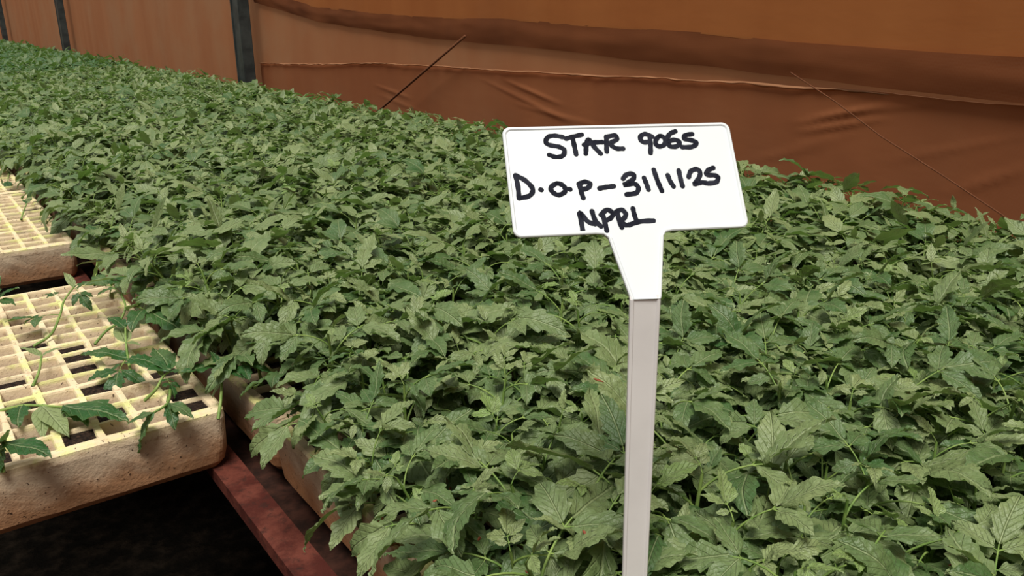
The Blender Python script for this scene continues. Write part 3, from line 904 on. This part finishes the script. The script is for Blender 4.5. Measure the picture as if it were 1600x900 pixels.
def smooth_path(P, n=6):
    P = [Vector((x, y)) for x, y in P]
    if len(P) == 2: return [P[0].lerp(P[1], k / 4) for k in range(5)]
    closed = (P[0] - P[-1]).length < .01
    out = []
    for i in range(len(P) - 1):
        p0 = P[i-1] if i > 0 else (P[-2] if closed else P[0]); p1, p2 = P[i], P[i+1]
        p3 = P[i+2] if i + 2 < len(P) else (P[1] if closed else P[-1])
        for k in range(n):
            t = k / n
            out.append(.5 * ((2*p1) + (p2-p0)*t + (2*p0-5*p1+4*p2-p3)*t*t + (3*p1-p0-3*p2+p3)*t**3))
    out.append(P[-1])
    return out
def ink_mesh(strokes, name):
    V, F = [], []
    hb = [0.34]
    for si, S in enumerate(strokes):
        pts = smooth_path(S); n = len(pts); r = 1.30
        h = 0.34 + .012 * si
        b = len(V)
        for i, p in enumerate(pts):
            d = (pts[min(i+1, n-1)] - pts[max(i-1, 0)]); d = d.normalized() if d.length > 1e-6 else Vector((1, 0))
            nr = Vector((-d.y, d.x)); ww = r * (1 + .07 * math.sin(i * 1.3 + si))
            for sgn in (1, -1): V.append(bp(*(p + nr * ww * sgn), h) - Vector(sign.location))
        for i in range(n - 1): F.append((b+2*i, b+2*i+1, b+2*i+3, b+2*i+2))
        for p, d in ((pts[0], pts[0] - pts[1]), (pts[-1], pts[-1] - pts[-2])):      # round ends
            b = len(V); a0 = math.atan2(d.y, d.x)
            V.append(bp(p.x, p.y, h) - Vector(sign.location))
            for k in range(9):
                a = a0 - math.pi/2 + math.pi * k / 8
                V.append(bp(p.x + r * math.cos(a), p.y + r * math.sin(a), h) - Vector(sign.location))
            for k in range(8): F.append((b, b+1+k, b+2+k))
    return py_mesh(name, V, F, [M['ink']])
tops = [s for s in STROKES if np.mean([p[1] for p in s]) > 38]
mids = [s for s in STROKES if 15 < np.mean([p[1] for p in s]) <= 38]
lows = [s for s in STROKES if np.mean([p[1] for p in s]) <= 15]
for st_, lb in ((tops, 'top line of black marker handwriting'), (mids, 'middle line of black marker handwriting with the date'), (lows, 'bottom line of black marker handwriting')):
    o = link_mesh('handwriting', ink_mesh(st_, 'handwriting'), sign); tag(o, lb)

# ------------------------------------------------------------------ sparse seedlings on the left trays
def path_tube(pts, r0, r1, sides=7):
    P = np.array([list(p) for p in pts], float)
    # Catmull-Rom
    out = []
    for i in range(len(P) - 1):
        p0 = P[max(i-1, 0)]; p1 = P[i]; p2 = P[i+1]; p3 = P[min(i+2, len(P)-1)]
        for k in range(5):
            t = k / 5
            out.append(.5 * ((2*p1) + (p2-p0)*t + (2*p0-5*p1+4*p2-p3)*t*t + (3*p1-p0-3*p2+p3)*t**3))
    out.append(P[-1])
    return np_tube(out, np.linspace(r0, r1, len(out)), sides)

def sparse_seedling(name, label, stem_px, leaves, seedlv=(), seed=1, group='stray seedlings on the left trays'):
    """stem_px: (px, py, height above tray) from foot to tip; leaves: (index along the stem, tip px, tip py, height, width factor)"""
    rr = np.random.default_rng(seed)
    foot = at(stem_px[0][0], stem_px[0][1], TRAY_TOP + stem_px[0][2])
    root = empty(name, foot, label, 'seedling', group)
    S = [at(a, b, TRAY_TOP + h) - foot for a, b, h in stem_px]
    V, F = path_tube(S, .0019, .0011)
    link_mesh('stem', np_mesh('stem', V, F, np.tile([.3, .5, .5], (len(V), 1)), np.zeros(len(F)), [M['stem']]), root)
    def frame(base, tip):
        d = tip - base; L = d.length; d.normalize()
        return L, math.atan2(d.y, d.x), math.asin(max(-1, min(1, d.z)))
    for (k, tx, ty, hz, kind) in leaves:
        base = S[k]; tip = at(tx, ty, TRAY_TOP + hz) - foot
        L, yaw, pit = frame(base, tip)
        if kind == 'c':           # compound leaf
            V, F, C, Mi = compound_leaf(rr, L * .93, 'hi', pit + .35, pit - .25, -0.35 + rr.random() * .4)
        elif kind == 's':         # single lobed blade
            V, F, C = leaflet(L, L * .30, 22, 6, rr, .5, pit + .2, .2, 4, -.35 + rr.random() * .35); Mi = np.zeros(len(F))
        else:                     # smooth seed leaf
            V, F, C = leaflet(L, L * .19, 14, 4, rr, .5, pit + .25, .15, 3, 1.25, True); Mi = np.zeros(len(F))
        V = V @ rotz(yaw).T + np.array(base)
        link_mesh('seed_leaf' if kind == 'e' else 'leaf', np_mesh('leaf', V, F, C, Mi, LM), root)
    return root

sparse_seedling('tomato_seedling', 'spindly seedling with a long bent stem on the nearest cream tray', [(52, 541, 0), (80, 522, .008), (94, 492, .02), (100, 470, .03), (115, 449, .04)],
    [(4, 140, 440, .045, 's'), (4, 104, 425, .055, 'e'), (4, 132, 470, .03, 'c'), (3, 72, 452, .045, 'c'), (2, 28, 504, .02, 'c')], seed=21)
sparse_seedling('tomato_seedling', 'tiny seedling with two narrow seed leaves near the left edge of the nearest tray', [(51, 604, 0), (61, 580, .010), (65, 556, .018)],
    [(2, 36, 543, .024, 'e'), (2, 96, 543, .022, 'e')], seed=22)
sparse_seedling('tomato_seedling', 'seedling with large green leaves at the far right corner of the nearest tray', [(148, 538, 0), (165, 518, .010), (186, 503, .020), (196, 480, .035), (190, 462, .045)],
    [(4, 152, 438, .05, 'c'), (4, 214, 425, .055, 'c'), (3, 262, 500, .04, 'c'), (4, 250, 455, .05, 'c'), (2, 178, 495, .03, 's')], seed=23)
sparse_seedling('tomato_seedling', 'seedling with one drooping lobed leaf in the middle of the nearest tray', [(206, 590, 0), (200, 560, .010), (197, 535, .022), (196, 512, .034)],
    [(1, 130, 550, .014, 's'), (1, 174, 606, .002, 'c'), (2, 186, 512, .022, 'e'), (2, 222, 540, .02, 'e'), (3, 170, 495, .04, 's')], seed=24)
sparse_seedling('tomato_seedling', 'seedling with a broad dark green leaf near the right edge of the nearest tray', [(226, 626, 0), (244, 608, .012), (255, 588, .022), (266, 580, .028)],
    [(3, 200, 556, .034, 's'), (3, 246, 543, .036, 's'), (3, 292, 582, .028, 's'), (2, 275, 612, .012, 'c'), (2, 240, 572, .03, 'e')], seed=25)
sparse_seedling('tomato_seedling', 'seedling with a long pale leaf on the near right corner of the nearest cream tray', [(341, 655, -.002), (345, 625, .012), (346, 598, .024), (344, 574, .034)],
    [(3, 276, 583, .036, 's'), (3, 385, 592, .03, 's'), (2, 331, 622, .010, 'e'), (3, 330, 548, .05, 's'), (3, 420, 570, .04, 'c')], seed=26)
sparse_seedling('tomato_seedling', 'sprawling seedling lying across the front cells of the nearest tray', [(0, 642, 0), (35, 634, .008), (65, 634, .012), (100, 636, .014)],
    [(3, 146, 662, .006, 's'), (3, 192, 662, .012, 's'), (2, 70, 690, -.004, 'e'), (2, 106, 688, -.002, 'e'), (1, 20, 668, .006, 's')], seed=27)
sparse_seedling('tomato_seedling', 'small seedling drooping over the front edge of the nearest tray', [(262, 628, 0), (266, 608, .012), (262, 630, .022), (240, 645, .020)],
    [(3, 198, 662, .012, 's'), (3, 216, 712, -.022, 's'), (2, 306, 652, .012, 's'), (2, 276, 672, .002, 's')], seed=28)
sparse_seedling('tomato_seedling', 'seedling with broad leaves at the left edge on the front rim of the nearest tray', [(5, 738, 0), (2, 712, .014), (4, 694, .022)],
    [(2, 84, 712, .02, 's'), (2, -30, 690, .04, 's'), (2, -6, 742, .0, 's'), (2, 16, 672, .04, 'e')], seed=29)
sparse_seedling('tomato_seedling', 'seedling with bright green leaves at the left edge beside the nearest tray', [(-20, 520, 0), (-14, 490, .015), (-10, 470, .03)],
    [(2, 30, 448, .045, 's'), (2, 26, 476, .03, 's'), (2, -2, 430, .06, 's')], seed=30)
sparse_seedling('tomato_seedling', 'upright seedling on a pale stem in front of the dark gap between two trays', [(148, 446, 0), (151, 420, .015), (153, 395, .03), (155, 372, .044)],
    [(3, 130, 352, .06, 's'), (3, 186, 358, .058, 'c'), (2, 122, 374, .04, 'e'), (3, 205, 372, .055, 's')], seed=31)
sparse_seedling('tomato_seedling', 'lone small sprout on the second cream tray', [(33, 343, 0), (37, 330, .008), (42, 318, .016)],
    [(2, 36, 312, .022, 's'), (2, 50, 308, .022, 'e')], seed=32)
sparse_seedling('tomato_seedling', 'tiny sprout hanging over the front wall of the third tray', [(14, 270, 0), (13, 276, .006), (12, 284, .004)],
    [(2, 8, 294, -.006, 's'), (2, 17, 292, -.004, 's')], seed=33)

# pale green seedlings on the farthest left tray
pale = []
for k in range(16):
    x = LX + .009 + (R.randrange(4, 7) + .5) * CELL; y = left_y[3] + .009 + ((k % 15) + .5) * CELL
    rr = np.random.default_rng(900 + k)
    if k < 4:
        root = bpy.data.objects.new('tomato_seedling', None); COL.objects.link(root); ps = []
        for nm, V, F, C, Mi in plant_parts(rr, 'mid', .06):
            C[:, 2] = 1.2 + C[:, 2] * .5
            ps.append(link_mesh(nm, np_mesh(nm, V, F, C, Mi, LM), root))
        pale.append((root, ps)); r2 = root
    else:
        root, ps = pale[k % 4]; r2 = root.copy(); COL.objects.link(r2)
        for p in ps:
            q = p.copy(); COL.objects.link(q); q.parent = r2
    r2.location = (x, y, TRAY_TOP - .006); r2.rotation_euler = (R.uniform(-.1, .1), R.uniform(-.1, .1), R.uniform(0, 6.28)); s = R.uniform(1.0, 1.35); r2.scale = (s, s, s)
    tag(r2, 'pale yellow green seedling on the farthest left tray at the edge of the photo', 'seedling', 'pale seedlings on the farthest left tray')

# ------------------------------------------------------------------ small litter lying on leaves and trays
bpy.context.view_layer.update()
DG = bpy.context.evaluated_depsgraph_get()
def on_surface(px, py):
    o = Vector((0, 0, CAM_Z)); d = ray(px, py).normalized()
    hit, loc, nor, idx, ob, mt = SC.ray_cast(DG, o, d)
    if hit and nor.dot(d) > 0: nor = -nor
    return (loc, nor) if hit else None
def husk_mesh(seed, L=.0017, Wd=.0009):
    bm = bmesh.new(); bmesh.ops.create_icosphere(bm, subdivisions=2, radius=1)
    for v in bm.verts:
        v.co = Vector((v.co.x * L * (1 + .2 * noise.noise(v.co * 2 + Vector((seed, 0, 0)))), v.co.y * Wd * (1 - .35 * v.co.x), max(v.co.z, -.5) * Wd * .6))
    me = bpy.data.meshes.new('husk'); bm.to_mesh(me); bm.free(); me.materials.append(M['husk']); me.shade_smooth(); return me
spots = [((703, 763), 'red brown husk on a leaf left of the stake, the upper one of a pair'),
         ((680, 783), 'red brown husk on a leaf left of the stake, the lower one of a pair'),
         ((913, 832), 'red brown husk on a leaf directly left of the sign stake near the bottom'),
         ((748, 842), 'small red brown husk on foliage near the bottom, below the pair of husks'),
         ((935, 595), 'longer orange brown husk among leaves left of the middle of the stake'),
         ((824, 893), 'red brown husk at the bottom edge of the photo left of the stake'),
         ((1485, 884), 'tiny red husk on a leaf at the bottom right')]
hm = [husk_mesh(k) for k in range(3)]
for k, ((px, py), lab) in enumerate(spots):
    s_ = on_surface(px, py)
    if s_:
        loc, nor = s_
        o = link_mesh('seed_husk', hm[k % 3]); o.location = loc + nor * .0005
        o.rotation_euler = (nor.to_track_quat('Z', 'Y').to_matrix().to_4x4() @ Matrix.Rotation(k * 1.3, 4, 'Z')).to_euler()
        if k == 4: o.scale = (2.6, 1.2, 1.2)
        tag(o, lab, 'husk', 'red brown husks on the leaves')
# dry curled scraps on the bed tray rim
def scrap_mesh(seed, L, Wd):
    rr = np.random.default_rng(seed)
    V, F, C = leaflet(L, Wd, 10, 4, rr, 1.4, .5, .9, 3, .5)
    V2 = V.copy(); V2[:, 2] -= .0004
    n = len(V)
    return np_mesh('dry_scrap', np.concatenate([V, V2]), np.concatenate([F, F[:, ::-1] + n]), mats=[M['dry']])
for k, (px, py, lab) in enumerate(((655, 872, 'curled dry orange leaf scrap on the tray rim at the bottom of the photo'), (625, 852, 'thin dry leaf scrap on the tray rim left of the larger curled one'), (590, 808, 'dry brown leaf scrap on the tray edge beside the red rail'))):
    p = at(px, py, TRAY_TOP + .001)
    o = link_mesh('dry_leaf', scrap_mesh(40 + k, .022 - k * .004, .005)); o.location = p; o.rotation_euler = (0, 0, 1.0 + k * 1.7)
    tag(o, lab, 'dry leaf', 'dry leaf scraps')
